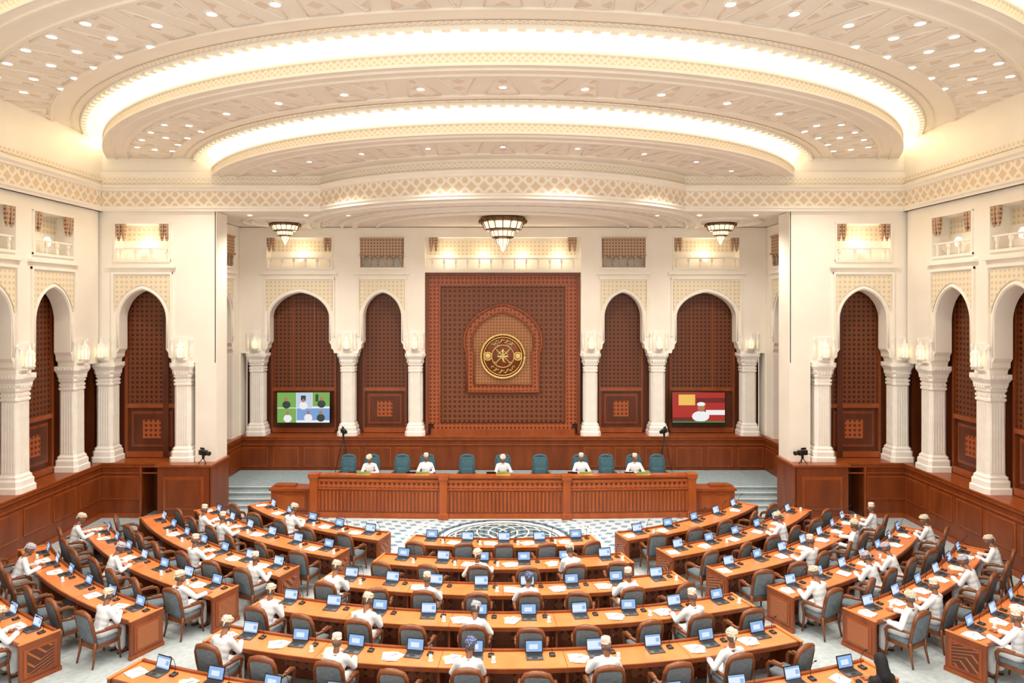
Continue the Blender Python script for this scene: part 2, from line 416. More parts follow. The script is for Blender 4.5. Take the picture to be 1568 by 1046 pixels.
# centre panel of stage wall
mb=MB()
mb.box(-3.2,3.2,.55,.95,ZD,8.55,WOODD)
mb.box(-3.2,3.2,-.0,.95,0,ZD-.05,WOOD); mb.box(-3.2,3.2,-.09,.95,ZD-.05,ZD,WOODM); mb.box(-3.2,3.2,-.06,0,ZD-.16,ZD-.05,WOODM)
mb.box(-3.2,3.2,-.04,0,1.5,1.54,WOODM)
mb.box(-2.95,2.95,.1,.55,1.87,2.12,WOODM); mb.box(-2.85,2.85,.2,.55,2.12,2.3,LATR)
mb.box(-2.6,2.6,.5,.55,2.35,8.05,LATW2)
for sx in(-1,1):
    mb.box(sx*2.66,sx*3.08,.42,.55,2.3,8.05,LATR); mb.box(sx*2.58,sx*2.66,.38,.55,2.3,8.0,WOODM); mb.box(sx*3.08,sx*3.195,.3,.55,1.9,8.45,WOOD)
mb.box(-3.08,3.08,.42,.55,8.08,8.45,LATR); mb.box(-3.08,3.08,.38,.55,8.0,8.08,WOODM); mb.box(-3.195,3.195,.28,.55,8.45,8.55,WOOD)
def framepts(w,zb,zs,ap,n=36):
    out=[(-w*.94,zb),(-w*.94,zs-.5),(-w*1.0,zs-.25)]
    for i in range(n+1):
        t=-cos(pi*i/n);a=abs(t)
        out.append((w*t*1.0,zs+(ap-zs)*(.86*max(0,1-a**2)**.5+.14*(1-a)**1.3)))
    out+=[(w*1.0,zs-.25),(w*.94,zs-.5),(w*.94,zb)]
    return out
A=framepts(1.6,3.62,5.75,7.25); B=framepts(1.28,3.92,5.75,6.92)
n=len(A)
v=[(p[0],.42,p[1]) for p in A]+[(p[0],.42,p[1]) for p in B]
mb.add(v,[(j,j+1,n+j+1,n+j)[::-1] for j in range(n-1)]+[(0,n,2*n-1,n-1)][::-1],LATR)
v=[(p[0],.42,p[1]) for p in A]+[(p[0],.5,p[1]) for p in A]
mb.add(v,[(j,j+1,n+j+1,n+j) for j in range(n-1)],WOODM)
mb.add([(p[0],.47,p[1]) for p in B],[tuple(range(n))[::-1]],LATG)
for Q,r in((A,.055),(B,.04)): mb.tube([(p[0],.40,p[1]) for p in Q]+[(Q[0][0],.40,Q[0][1])],r,WOODM,6)
mb.obj('wall_stage_center_panel',(0,YS,0))
mb=MB()
mb.box(-3.2,3.2,.1,.62,8.55,8.7,WHITE); mb.box(-3.2,3.2,.5,.62,8.7,10.0,WHITE); mb.box(-3.2,3.2,.1,.62,10.0,10.4,WHITE)
mb.box(-3.05,3.05,.46,.5,9.3,9.9,LATB); mb.box(-3.15,3.15,.04,.1,10.0,10.07,WHITE); mb.box(-3.2,3.2,.0,.1,8.57,8.64,WHITE)
for j in range(13): mb.stack([(.02,8.7),(.035,8.8),(.02,8.9),(.05,9.0),(.03,9.1)],WHITE,(-2.9+5.8*j/12,.16,0))
mb.box(-3.1,3.1,.12,.2,9.1,9.15,WHITE)
for sx in(-1,1):
    for j in range(2): mb.stack([(.02,9.4),(.05,9.55),(.08,9.8),(.08,9.99)],BRN,(sx*(2.95-.2*j),.2,0))
mb.obj('wall_stage_center_upper',(0,YS,0))
for x in(-2.3,-.8,.8,2.3): lamp('niche_lamp','POINT',(x,YS+.18,9.2),9,(1,.84,.6),.1)
# emblem
mb=MB(); RX=Matrix.Rotation(pi/2,4,'X')
mb.lathe([(.01,0),(.86,0),(.9,.02),(.9,.05),(.01,.05)],WOOD,n=48,M=RX)
def ring(R,r,mat=GOLD,c=(0,0),y=-.06,a0=0,a1=2*pi,n=40,tn=6):
    mb.tube([(c[0]+R*cos(a0+(a1-a0)*i/n),y,c[1]+R*sin(a0+(a1-a0)*i/n)) for i in range(n+1)],r,mat,tn)
ring(.9,.045); ring(.79,.02); ring(.46,.02); ring(.2,.02,a0=.3,a1=2.8)
for sx in(-1,1):
    ring(.16,.03,c=(sx*.62,0)); mb.ell((sx*.62,-.06,0),(.12,.04,.12),GOLD)
    mb.tube([(-sx*.3,-.08,-.28),(0,-.09,.02),(sx*.22,-.08,.22),(sx*.34,-.08,.36)],[.035,.026,.022,.008],GOLD,6)
    mb.tube([(-sx*.36,-.08,-.22),(-sx*.24,-.08,-.32)],.018,GOLD,6)
mb.tube([(0,-.1,.3),(0,-.1,.1),(0,-.1,-.1),(.04,-.1,-.22),(.14,-.1,-.26)],[.05,.03,.05,.04,.01],GOLD,8)
mb.box(-.22,.22,-.11,-.07,-.03,.03,GOLD)
for k in range(9):
    for s2 in(1,-1):
        a=pi/2*s2+(-.75+1.5*k/8); r=.63
        x,z=r*cos(a),r*sin(a)
        mb.tube([(x-.07,-.07,z-.04),(x-.02,-.07,z+.07*(-1)**k),(x+.05,-.07,z),(x+.06,-.07,z+.08)],[.012,.022,.018,.008],GOLD,5)
mb.obj('national_emblem_medallion',(0,YS+.42,5.1))

# ---------------------------------------------------------------- cornices / upper walls
def pstrip(mb,path,prof,mat,uv=True):
    P=[Vector((p[0],p[1])) for p in path]; n=len(P); rows=[];U=[]
    nor=[]
    for i in range(n):
        t=(P[min(i+1,n-1)]-P[max(i-1,0)]).normalized(); nor.append(Vector((t.y,-t.x)))
    dist=[0]
    for i in range(1,n): dist.append(dist[-1]+(P[i]-P[i-1]).length)
    for k,(o,z) in enumerate(prof):
        for i in range(n):
            q=P[i]+nor[i]*o; rows.append((q.x,q.y,z)); U.append((dist[i],z))
    f=[(k*n+i,k*n+i+1,(k+1)*n+i+1,(k+1)*n+i) for k in range(len(prof)-1) for i in range(n-1)]
    mb.add(rows,f,mat,False,U)
RB0=8.3; ph0=math.acos(5.55/RB0)
arc=[(RB0*sin(-ph0+2*ph0*i/40),CY-RB0*cos(-ph0+2*ph0*i/40)) for i in range(41)]
front=[(-14,23.2)]+arc+[(14,23.2)]
def cornice(mb,path):
    pstrip(mb,path,[(-.3,10.4),(.06,10.4),(.06,10.46),(.12,10.5),(.12,10.56),(.05,10.58)],WHITE)
    pstrip(mb,path,[(.05,10.58),(.05,11.06)],LATC)
    pstrip(mb,path,[(.05,11.06),(.12,11.08),(.12,11.14),(.2,11.2),(.2,11.25),(.02,11.28)],WHITE)
mb=MB(); cornice(mb,front)
pstrip(mb,front,[(.02,11.28),(.02,11.75)],WHITE)
pstrip(mb,front,[(.04,11.34),(.04,11.5)],LATS)
mb.box(-15,-5.8,23.25,23.6,11.2,13.8,WHITE); mb.box(5.8,15,23.25,23.6,11.2,13.8,WHITE); mb.box(-5.8,5.8,23.25,23.6,11.5,13.8,WHITE)
mb.obj('trim_cornice_front')
for nm,path,sx in(('left',[(-XW,-.5),(-XW,23.2)],-1),('right',[(XW,23.2),(XW,-.5)],1)):
    mb=MB(); cornice(mb,path); mb.box(sx*(XW+.9),sx*(XW-.0),-.5,23.4,10.4,13.8,WHITE)
    pstrip(mb,path,[(.03,11.4),(.03,11.55)],LATS)
    mb.obj('trim_cornice_'+nm)
# stage ceiling
mb=MB()
n=len(arc)
mb.add([(x,y,10.43) for x,y in arc]+[(x,23.25,10.43) for x,y in arc],[(i,i+1,n+i+1,n+i)[::-1] for i in range(n-1)],CEIL)
mb.box(-11.6,11.6,23.22,28.8,10.425,10.6,CEIL)
mb2=MB()
for r,w in((7.9,.12),(7.5,.06),(6.6,.06),(6.1,.12),(5.2,.05)):
    asweep(mb2,[(r-w,10.42),(r-w*.6,10.33),(r+w*.6,10.33),(r+w,10.42)],-1.45,1.45,60,WHITE)
asweep(mb2,[(6.75,10.40),(7.35,10.40)],-1.4,1.4,60,LATCE,closed=False)
for sx in(-1,1):
    for r in(1.6,1.3,.7):
        mb2.tube([(sx*8.4+r*cos(2*pi*i/32),-2.25+r*sin(2*pi*i/32),10.41) for i in range(33)],.04,WHITE,6)
mb.obj('ceiling_stage'); mb2.obj('trim_ceiling_stage_mouldings',(0,CY,0))

# ---------------------------------------------------------------- main ceiling with coves
def phif(r):
    a=math.acos(min(1,5.4/r)); 
    if r>15.05: a=min(a,math.asin(14.5/r))
    return -a,a
levels=[(8.2,11.3,11.6),(11.3,14.5,12.22),(14.5,18.3,12.82),(18.3,29.5,13.35)]
mb=MB(); tr=MB(); cv=MB()
for i,(r0,r1,H) in enumerate(levels):
    a=r0+(.5 if i else 0); b=r1
    N=10; asweep(mb,[(a+(b-a)*k/N,H) for k in range(N+1)],0,0,90,CEIL,closed=False,phif=phif,smooth=True)
    if i<3:
        c=(a+b)/2+.05; hw=(b-a)*.22
        M=int(26*c/11)
        p0,p1=phif(c)
        for k in range(M):
            q0=p0+(p1-p0)*(k+.08)/M; q1=p0+(p1-p0)*(k+.92)/M; qm=(q0+q1)/2
            up=k%2; ra,rb=(c-hw,c+hw) if up else (c+hw,c-hw)
            pts=[(ra,q0),(ra,q1),(rb,qm+(q1-q0)*.06),(rb,qm-(q1-q0)*.06)]
            vv=[(r*sin(p),-r*cos(p),H-.012) for r,p in pts]
            tr.add(vv,[(0,1,2,3)] if up else [(3,2,1,0)],LATCE,False,[(r*sin(p),r*cos(p)) for r,p in pts])
            tr.tube([(r*sin(p),-r*cos(p),H-.01) for r,p in pts+[pts[0]]],.022,CEIL,4)
        for rr in(c-hw-.12,c+hw+.12,b-.22): asweep(tr,[(rr-.05,H+.01),(rr-.04,H-.045),(rr+.04,H-.045),(rr+.05,H+.01)],0,0,90,CEIL,phif=phif)
    if i:
        asweep(tr,[(a,H+.02),(a-.02,H-.05),(a+.12,H-.05),(a+.14,H+.01)],0,0,90,WHITE,phif=phif)
        asweep(tr,[(a+.16,H-.015),(a+.36,H-.015)],0,0,90,LATS,closed=False,phif=phif)
        M=int(70*a/11)
        for k in range(M):
            p0,p1=phif(a); ph=p0+(p1-p0)*(k+.5)/M
            abox(tr,a-.02,a+.10,ph-.006,ph+.006,H-.10,H-.04,WHITE)
    if i<3:
        H2=levels[i+1][2]
        asweep(tr,[(b,H),(b+.06,H-.02),(b+.06,H+.05),(b+.02,H+.06)],0,0,90,WHITE,closed=False,phif=phif)
        asweep(tr,[(b+.02,H+.06),(b+.02,H+.24)],0,0,90,LATS,closed=False,phif=phif)
        asweep(tr,[(b+.02,H+.24),(b+.06,H+.25),(b+.06,H+.30),(b-.03,H+.30),(b-.03,H+.05),(b-.3,H+.05)],0,0,90,WHITE,closed=False,phif=phif)
        asweep(cv,[(b-.3,H+.05),(b-.3,H+.35),(b-.2,H2-.02),(b,H2+.13),(b+.2,H2+.14)],0,0,90,COVE,closed=False,phif=phif,smooth=True)  # cove lining glows by itself; no strip lamp lies in the trough
        asweep(tr,[(b+.2,H2+.14),(b+.42,H2+.1),(b+.5,H2)],0,0,90,WHITE,closed=False,phif=phif,smooth=True)
mb.obj('ceiling',(0,CY,0)); tr.obj('trim_ceiling_mouldings',(0,CY,0)); cv.obj('ceiling_cove_glow',(0,CY,0))
dl=MB(); spots=[]
def down(x,y,z,r=.1):
    dl.lathe([(r*1.45,0),(r*1.45,-.02),(r,-.025)],WHITE,(x,y,z),12,False,caps=False)
    dl.lathe([(r,-.024),(.001,-.024)],LAMP,(x,y,z),12,False,caps=False)
def ringlights(r,H,n,amax,sp=0,rad=.085):
    for k in range(n):
        ph=-amax+2*amax*k/(n-1); x,y=r*sin(ph),CY-r*cos(ph)
        if abs(x)>13.2 or y>22.8: continue
        down(x,y,H,rad)
        if sp and k%sp==sp//2 and abs(x)<10.5: spots.append((x,y,H-.06))
ringlights(9.9,11.6,9,.85,2,.07)
ringlights(13.1,12.22,15,1.02,3,.09)
for r in(12.6,13.6): 
    for sx in(-1,1):
        for k in range(4):
            ph=sx*(.76+.085*k); down(r*sin(ph),CY-r*cos(ph),12.22,.08)
ringlights(16.6,12.82,21,.86,4,.10)
for r in(15.9,17.3): 
    for sx in(-1,1):
        for k in range(5):
            ph=sx*(.50+.075*k)
            if abs(r*sin(ph))<13.2: down(r*sin(ph),CY-r*cos(ph),12.82,.10)
ringlights(21,13.35,13,.6,3); ringlights(25,13.35,9,.45,2)
for x in(-9,-7,-5.5,5.5,7,9): down(x,24.3,10.42,.07)
dl.obj('recessed_downlights')
for x,y,z in spots: lamp('downlight_beam','SPOT',(x,y,z),880,(1,.93,.82),.18,2.35)
for x in(-8.2,-3,3,8.2): lamp('stage_downlight_beam','SPOT',(x,24.6,10.3),430,(1,.92,.80),.2,2.6)

# chandeliers
def chandelier(R):
    mb=MB(); k=R/.85
    mb.lathe([(R*.4,.04),(R*.98,-.01),(R,-.05*k),(R*.97,-.13*k),(R*.88,-.16*k)],BRONZE,n=24,smooth=False)
    mb.lathe([(R*.86,-.15*k),(R*.78,-.38*k),(R*.70,-.42*k)],CHG,n=24,smooth=False)
    mb.lathe([(R*.74,-.39*k),(R*.75,-.45*k),(R*.56,-.49*k)],BRONZE,n=24,smooth=False)
    mb.lathe([(R*.56,-.47*k),(R*.48,-.66*k),(R*.42,-.70*k)],CHG,n=24,smooth=False)
    mb.lathe([(R*.46,-.67*k),(R*.46,-.72*k),(R*.3,-.76*k)],BRONZE,n=24,smooth=False)
    mb.lathe([(R*.28,-.74*k),(R*.25,-.92*k),(R*.14,-1.05*k),(R*.02,-1.22*k)],CHG,n=16,smooth=False)
    for j in range(16):
        a=2*pi*j/16; c,s_=cos(a),sin(a)
        mb.tube([(R*.93*c,R*.93*s_,-.1*k),(R*.80*c,R*.80*s_,-.38*k),(R*.73*c,R*.73*s_,-.43*k)],.018*k,BRONZE,5)
        mb.lathe([(.03*k,0),(.05*k,-.08*k),(.01,-.16*k)],BRONZE,(R*1.0*c,R*1.0*s_,-.04*k),6,False)
        mb.tube([(R*.57*c,R*.57*s_,-.48*k),(R*.46*c,R*.46*s_,-.70*k)],.012*k,BRONZE,5)
        if j%2==0: mb.tube([(R*.29*c,R*.29*s_,-.75*k),(R*.26*c,R*.26*s_,-.92*k),(R*.14*c,R*.14*s_,-1.06*k)],.010*k,BRONZE,5)
    return mb.mesh('chandelier')
place(chandelier(.85),'chandelier',(0,25,10.39)); c2=chandelier(.58)
for sx in(-1,1): place(c2,'chandelier',(sx*8.45,26.5,10.39))

# ---------------------------------------------------------------- floor, platform, steps
mb=MB(); mb.box(-14.5,14.5,-1,28.5,-.2,0,CARPET); mb.obj('floor')
mb=MB(); asweep(mb,[(5.75,.004),(9.75,.004)],-.95,.95,60,MOS,closed=False)
asweep(mb,[(9.45,.008),(9.6,.008)],-.95,.95,60,LINE,closed=False)
def disc(mb,r0,r1,cx,cy,z,mat,n=64):
    v=[];f=[]
    for i in range(n):
        a=2*pi*i/n; v+=[(cx+r0*cos(a),cy+r0*sin(a),z),(cx+r1*cos(a),cy+r1*sin(a),z)]
    for i in range(n): f.append((2*i,2*i+1,(2*i+3)%(2*n),(2*i+2)%(2*n)))
    mb.add(v,f,mat)
cy=20.75-CY
disc(mb,.01,1.9,0,cy,.010,MED); disc(mb,1.85,2.0,0,cy,.018,LINE); disc(mb,2.08,2.2,0,cy,.017,MED)
disc(mb,2.95,3.05,0,cy,.012,LINE)
for k in range(16):
    a=2*pi*k/16; disc(mb,.80,.85,.95*cos(a),cy+.95*sin(a),.012+.0003*k,LINE,32)
mb.obj('carpet_medallion_rug',(0,CY,0))
mb=MB()
mb.box(-10.69,10.69,25.65,27.8,0,.5,STEP); mb.box(-6.3,6.3,23.3,25.65,0,.5,STEP)
for sx in(-1,1):
    for k in range(4):
        mb.box(sx*6.3,sx*10.69,24.2+.36*k,25.65,.125*k,.125*(k+1),STEP); mb.box(sx*6.3,sx*10.69,24.18+.36*k,24.24+.36*k,.125*(k+1)-.03,.125*(k+1)+.004,LINE)
mb.box(-9.6,9.6,22.9,22.98,.005,.02,LINE)
mb.obj('stage_platform_steps')
for sx in(-1,1):
    mb=MB(); x0,x1=sx*6.6,sx*8.0
    mb.box(x0,x1,23.55,24.1,0,.82,WOODP); mb.box(x0,x1+.05*sx,23.48,24.15,.82,.9,WOODM)
    mb.box(x0+.15*sx,x1-.15*sx,23.52,23.56,.15,.7,WOODM); mb.box(x0+.22*sx,x1-.22*sx,23.50,23.56,.22,.63,WOODP)
    mb.box(x0,x1+.03*sx,23.5,24.12,0,.1,WOODM)
    mb.box(sx*7.2,sx*7.9,23.65,24.0,.9,.98,WOODM)
    mb.obj('stair_side_bench')
for sx in(-1,1):
    mb=MB(); mb.box(sx*9.75,sx*11.5,22.72,23.10,0,1.83,WOOD); mb.box(sx*9.70,sx*9.77,22.72,24.15,0,1.83,WOOD)
    mb.box(sx*9.66,sx*11.56,22.66,23.10,1.83,1.90,WOODM); mb.box(sx*9.66,sx*9.77,23.1,24.15,1.83,1.90,WOODM); mb.box(sx*9.68,sx*11.54,22.68,23.10,0,.18,WOODM)
    mb.box(sx*9.95,sx*11.3,22.70,22.73,.4,1.5,WOODM); mb.box(sx*10.05,sx*11.2,22.68,22.73,.5,1.4,WOOD)
    mb.obj('pier_pedestal')

# presidium desk
mb=MB()
secs=[(-6.4,-2.0,1),(-2.0,2.15,0),(2.15,6.4,-1)]
for a,b,c in secs:
    piv=a if c==-1 else b
    M=Matrix.Translation((piv,23.0,0))@Matrix.Rotation(-c*.045,4,'Z')@Matrix.Translation((-piv,0,0))
    if c==0: M=Matrix.Translation((0,23.0,0))
    mb.box(a,b,.04,.12,0,1.38,BODY,M)
    mb.box(a,b,-.02,.3,1.38,1.46,WOODP,M)
    mb.box(a,b,-.01,.1,0,.18,WOODP,M); mb.box(a,b,.0,.1,1.23,1.31,WOODP,M); mb.box(a,b,.0,.1,.96,1.02,WOODP,M)
    mb.box(a+.1,b-.1,.02,.1,1.03,1.22,LATR,M)
    mb.box(a,b,.3,.95,1.2,1.25,TOP,M); mb.box(a,b,.12,.3,1.2,1.38,WOODP,M)
    n=int((b-a)/.13)
    for j in range(n):
        x=a+.14+(b-a-.28)*j/(n-1); mb.box(x-.03,x+.03,.01,.1,.24,.92,WOODP,M)
for x,y in((-6.42,23.22),(-2.0,23.0),(2.15,23.0),(6.42,23.22)):
    mb.stack([(.17,0),(.17,.2),(.13,.22),(.13,1.3),(.17,1.36),(.18,1.5)],WOODP,(x,y+.02,0),.1)
for sx in(-1,1): mb.box(sx*6.4,sx*6.31,23.4,24.1,0,1.3,WOODP)
mb.obj('presidium_desk')

# ---------------------------------------------------------------- furniture meshes
def chair_mesh(pres=False):
    mb=MB(); U=TEAL if pres else BLUE; h=.74 if pres else .56
    mb.rbox((0,.02,.44),(.5,.5,.12),.045,U)
    M=Matrix.Translation((0,-.23,.47))@Matrix.Rotation(.2,4,'X')
    mb.rbox((0,0,h/2+.02),(.47,.075,h),.035,U,M,3)
    mb.rbox((0,.03,h*.30),(.38,.06,h*.36),.028,U,M,2)
    fr=[(-.245,0,-.08),(-.26,0,h*.5),(-.25,0,h*.86),(-.20,0,h+.03),(-.08,0,h+.06),(0,0,h+.065),(.08,0,h+.06),(.20,0,h+.03),(.25,0,h*.86),(.26,0,h*.5),(.245,0,-.08)]
    mb.tube([M@Vector(p) for p in fr],[.028,.034,.038,.046,.052,.054,.052,.046,.038,.034,.028],TEAL if pres else CHW,8)
    for sx in(-1,1):
        mb.tube([(sx*.265,-.27,.70),(sx*.30,-.12,.70),(sx*.31,.08,.695),(sx*.31,.18,.67),(sx*.305,.225,.60),(sx*.29,.22,.48),(sx*.27,.20,.38)],[.024,.032,.038,.038,.034,.028,.026],CHW,8)
        mb.rbox((sx*.305,.02,.73),(.06,.2,.025),.011,CHW)
        mb.tube([(sx*.27,.21,.44),(sx*.275,.23,.2),(sx*.285,.25,0)],[.03,.025,.018],CHW,8)
        mb.tube([(sx*.25,-.24,.5),(sx*.25,-.26,.25),(sx*.27,-.31,0)],[.03,.026,.018],CHW,8)
        mb.box(sx*.235,sx*.265,-.24,.22,.35,.43,CHW)
    mb.box(-.25,.25,.215,.245,.35,.43,CHW); mb.box(-.25,.25,-.255,-.225,.35,.43,CHW)
    return mb.mesh('armchair')
CH=chair_mesh(); CHP=chair_mesh(True)
def laptop_mesh(k):
    mb=MB(); mb.rbox((0,0,.012),(.31,.22,.02),.006,GREY,None,1)
    mb.box(-.13,.13,-.01,.08,.022,.025,BLACK); mb.box(-.05,.05,-.09,-.03,.022,.024,BLACK)
    M=Matrix.Translation((0,.11,.02))@Matrix.Rotation(-.28,4,'X')
    mb.box(-.165,.165,0,.012,0,.225,BLACK,M); mb.box(-.147,.147,-.003,.0,.017,.207,SCR if k else SCRW,M)
    if k==1: mb.box(-.09,.07,-.005,-.003,.07,.15,SCRW,M); mb.box(-.147,.147,-.005,-.003,.017,.03,GREY,M)
    if k==0: mb.box(-.147,.147,-.005,-.003,.175,.207,SCR,M); mb.box(-.147,.147,-.005,-.003,.017,.04,SCR,M); mb.box(.06,.13,-.005,-.003,.08,.15,SCR,M)
    return mb.mesh('laptop')
LAP=[laptop_mesh(0),laptop_mesh(1)]
mb=MB(); mb.rbox((0,0,.015),(.11,.13,.03),.01,BLACK,None,1); mb.tube([(0,.03,.03),(0,.04,.15),(0,.0,.27),(0,-.06,.34)],.005,BLACK,6); mb.cap((0,-.06,.34),(0,-.095,.365),.012,.014,BLACK,8)
mb.box(-.04,.04,-.05,-.01,.03,.034,GREY); MIC=mb.mesh('desk_microphone')
def papers(k):
    mb=MB(); random.seed(k)
    for j in range(3 if k else 2):
        M=Matrix.Translation((random.uniform(-.08,.08),random.uniform(-.03,.03),.001+.006*j))@Matrix.Rotation(random.uniform(-.5,.5),4,'Z')
        mb.box(-.105,.105,-.14,.14,0,.005,YEL if (k==1 and j==0) else PAPER,M)
    mb.tube([(-.02,.0,.024),(.09,.08,.024)],.004,BLACK,6)
    return mb.mesh('paper_stack')
PAP=[papers(0),papers(1),papers(2)]
mb=MB(); mb.lathe([(.028,0),(.034,.10),(.031,.10),(.026,.008),(.001,.008)],GLASS,n=14,caps=False); mb.lathe([(.001,0),(.045,0),(.05,.006),(.03,.004)],PAPER,n=14); CUP=mb.mesh('water_glass')
random.seed(11)

# ---------------------------------------------------------------- people
def remesh(mb,vox,smooth=3,dec=None):
    me=mb.mesh('tmp'); o=bpy.data.objects.new('tmp',me); bpy.context.scene.collection.objects.link(o)
    m=o.modifiers.new('r','REMESH'); m.mode='VOXEL'; m.voxel_size=vox; m.use_smooth_shade=True
    s=o.modifiers.new('s','SMOOTH'); s.factor=.5; s.iterations=smooth
    if dec: d=o.modifiers.new('d','DECIMATE'); d.ratio=dec
    dg=bpy.context.evaluated_depsgraph_get(); dg.update()
    ev=o.evaluated_get(dg); em=ev.to_mesh()
    out=MB(); out.add([tuple(v.co) for v in em.vertices],[tuple(p.vertices) for p in em.polygons],mb.mats[0],True)
    ev.to_mesh_clear(); bpy.data.objects.remove(o); bpy.data.meshes.remove(me)
    return out
h=MB(); h.ell((0,.05,0),(.042,.052,.017),SKIN); h.cap((0,-.03,.003),(0,.03,0),.026,.028,SKIN,10)
for x,l in((-.03,.072),(-.010,.082),(.011,.076),(.031,.058)):
    a=(x*.8,.07,.002); b=(x*1.1,.07+l*.48,.012); c=(x*1.15,.07+l*.8,.0); d=(x*1.15,.07+l*.98,-.014)
    h.cap(a,b,.0100,.0090,SKIN,8); h.cap(b,c,.0090,.0080,SKIN,8); h.cap(c,d,.0080,.0070,SKIN,8)
h.cap((-.022,.02,-.004),(-.055,.055,-.008),.014,.0105,SKIN,8); h.cap((-.055,.055,-.008),(-.062,.088,-.010),.0105,.008,SKIN,8)
HAND=remesh(h,.0045,1,.5)
h=MB()
h.cap((0,-.01,-.06),(0,.0,.10),.062,.055,SKIN)
h.ell((0,-.01,.205),(.076,.096,.100),SKIN,18,14); h.ell((0,.028,.145),(.056,.062,.066),SKIN,16,12)
h.ell((0,.072,.105),(.026,.022,.022),SKIN)
h.cap((0,.085,.20),(0,.108,.165),.010,.016,SKIN,8)
h.ell((-.012,.1,.160),(.009,.01,.008),SKIN); h.ell((.012,.1,.160),(.009,.01,.008),SKIN)
h.cap((-.04,.076,.213),(.04,.076,.213),.011,.011,SKIN,8)
h.ell((0,.086,.135),(.024,.010,.006),SKIN); h.ell((0,.085,.125),(.020,.010,.006),SKIN)
for sx in(-1,1): h.ell((sx*.079,-.012,.175),(.010,.020,.032),SKIN); h.ell((sx*.045,.06,.165),(.02,.02,.018),SKIN)
HEADR=remesh(h,.008,2)
def head(hat,beard=True,veil=False):
    o=MB(); o.merge(HEADR)
    for sx in(-1,1):
        o.ell((sx*.030,.078,.192),(.013,.010,.009),EYEW,10,7); o.ell((sx*.030,.0865,.192),(.006,.004,.006),BLACK,8,6)
        o.tube([(sx*.014,.090,.210),(sx*.03,.091,.216),(sx*.046,.082,.211)],[.003,.005,.003],HAIR,6)
    if beard:
        o.ell((0,.052,.098),(.052,.05,.038),HAIR,16,10); o.cap((-.024,.098,.146),(.024,.098,.146),.006,.006,HAIR,8)
        for sx in(-1,1): o.cap((sx*.068,.012,.17),(sx*.05,.04,.11),.014,.02,HAIR,8)
    if veil:
        o.lathe([(.12,-.12),(.115,0),(.10,.10),(.105,.2),(.095,.27),(.05,.32),(.005,.33)],hat,(0,-.035,0),20,True); return o
    o.ell((0,-.03,.175),(.077,.082,.07),HAIR,16,10)
    if hat is not HAT3:
        for k,(z,r,t) in enumerate(((.245,.088,.026),(.268,.086,.028),(.290,.070,.026),(.306,.045,.022))):
            path=[]
            for i in range(25):
                a=2*pi*i/24; path.append(((r)*cos(a)*.92,-.012+(r+.014)*sin(a),z+.012*sin(a+k*1.7)+.006*sin(3*a+k)))
            o.tube(path,t,hat,8,False)
        o.ell((0,-.012,.30),(.06,.07,.035),hat); o.tube([(.02,-.10,.26),(.035,-.125,.20),(.03,-.12,.14)],[.022,.02,.012],hat,8)
    else:
        o.lathe([(.083,.225),(.086,.24),(.084,.305),(.078,.322),(.05,.332),(.002,.333)],hat,(0,-.008,0),22,True)
        o.lathe([(.087,.228),(.089,.236),(.087,.246)],ROBE,(0,-.008,0),22,True)
    return o
def ik(S,H,l1,l2,pole):
    S=Vector(S);H=Vector(H);d=H-S;D=min(d.length,l1+l2-.01); n=d.normalized(); H=S+n*D
    a=(l1*l1-l2*l2+D*D)/(2*D); hh=math.sqrt(max(0,l1*l1-a*a)); p=Vector(pole); p=(p-n*p.dot(n)).normalized()
    return S+n*a+p*hh,H
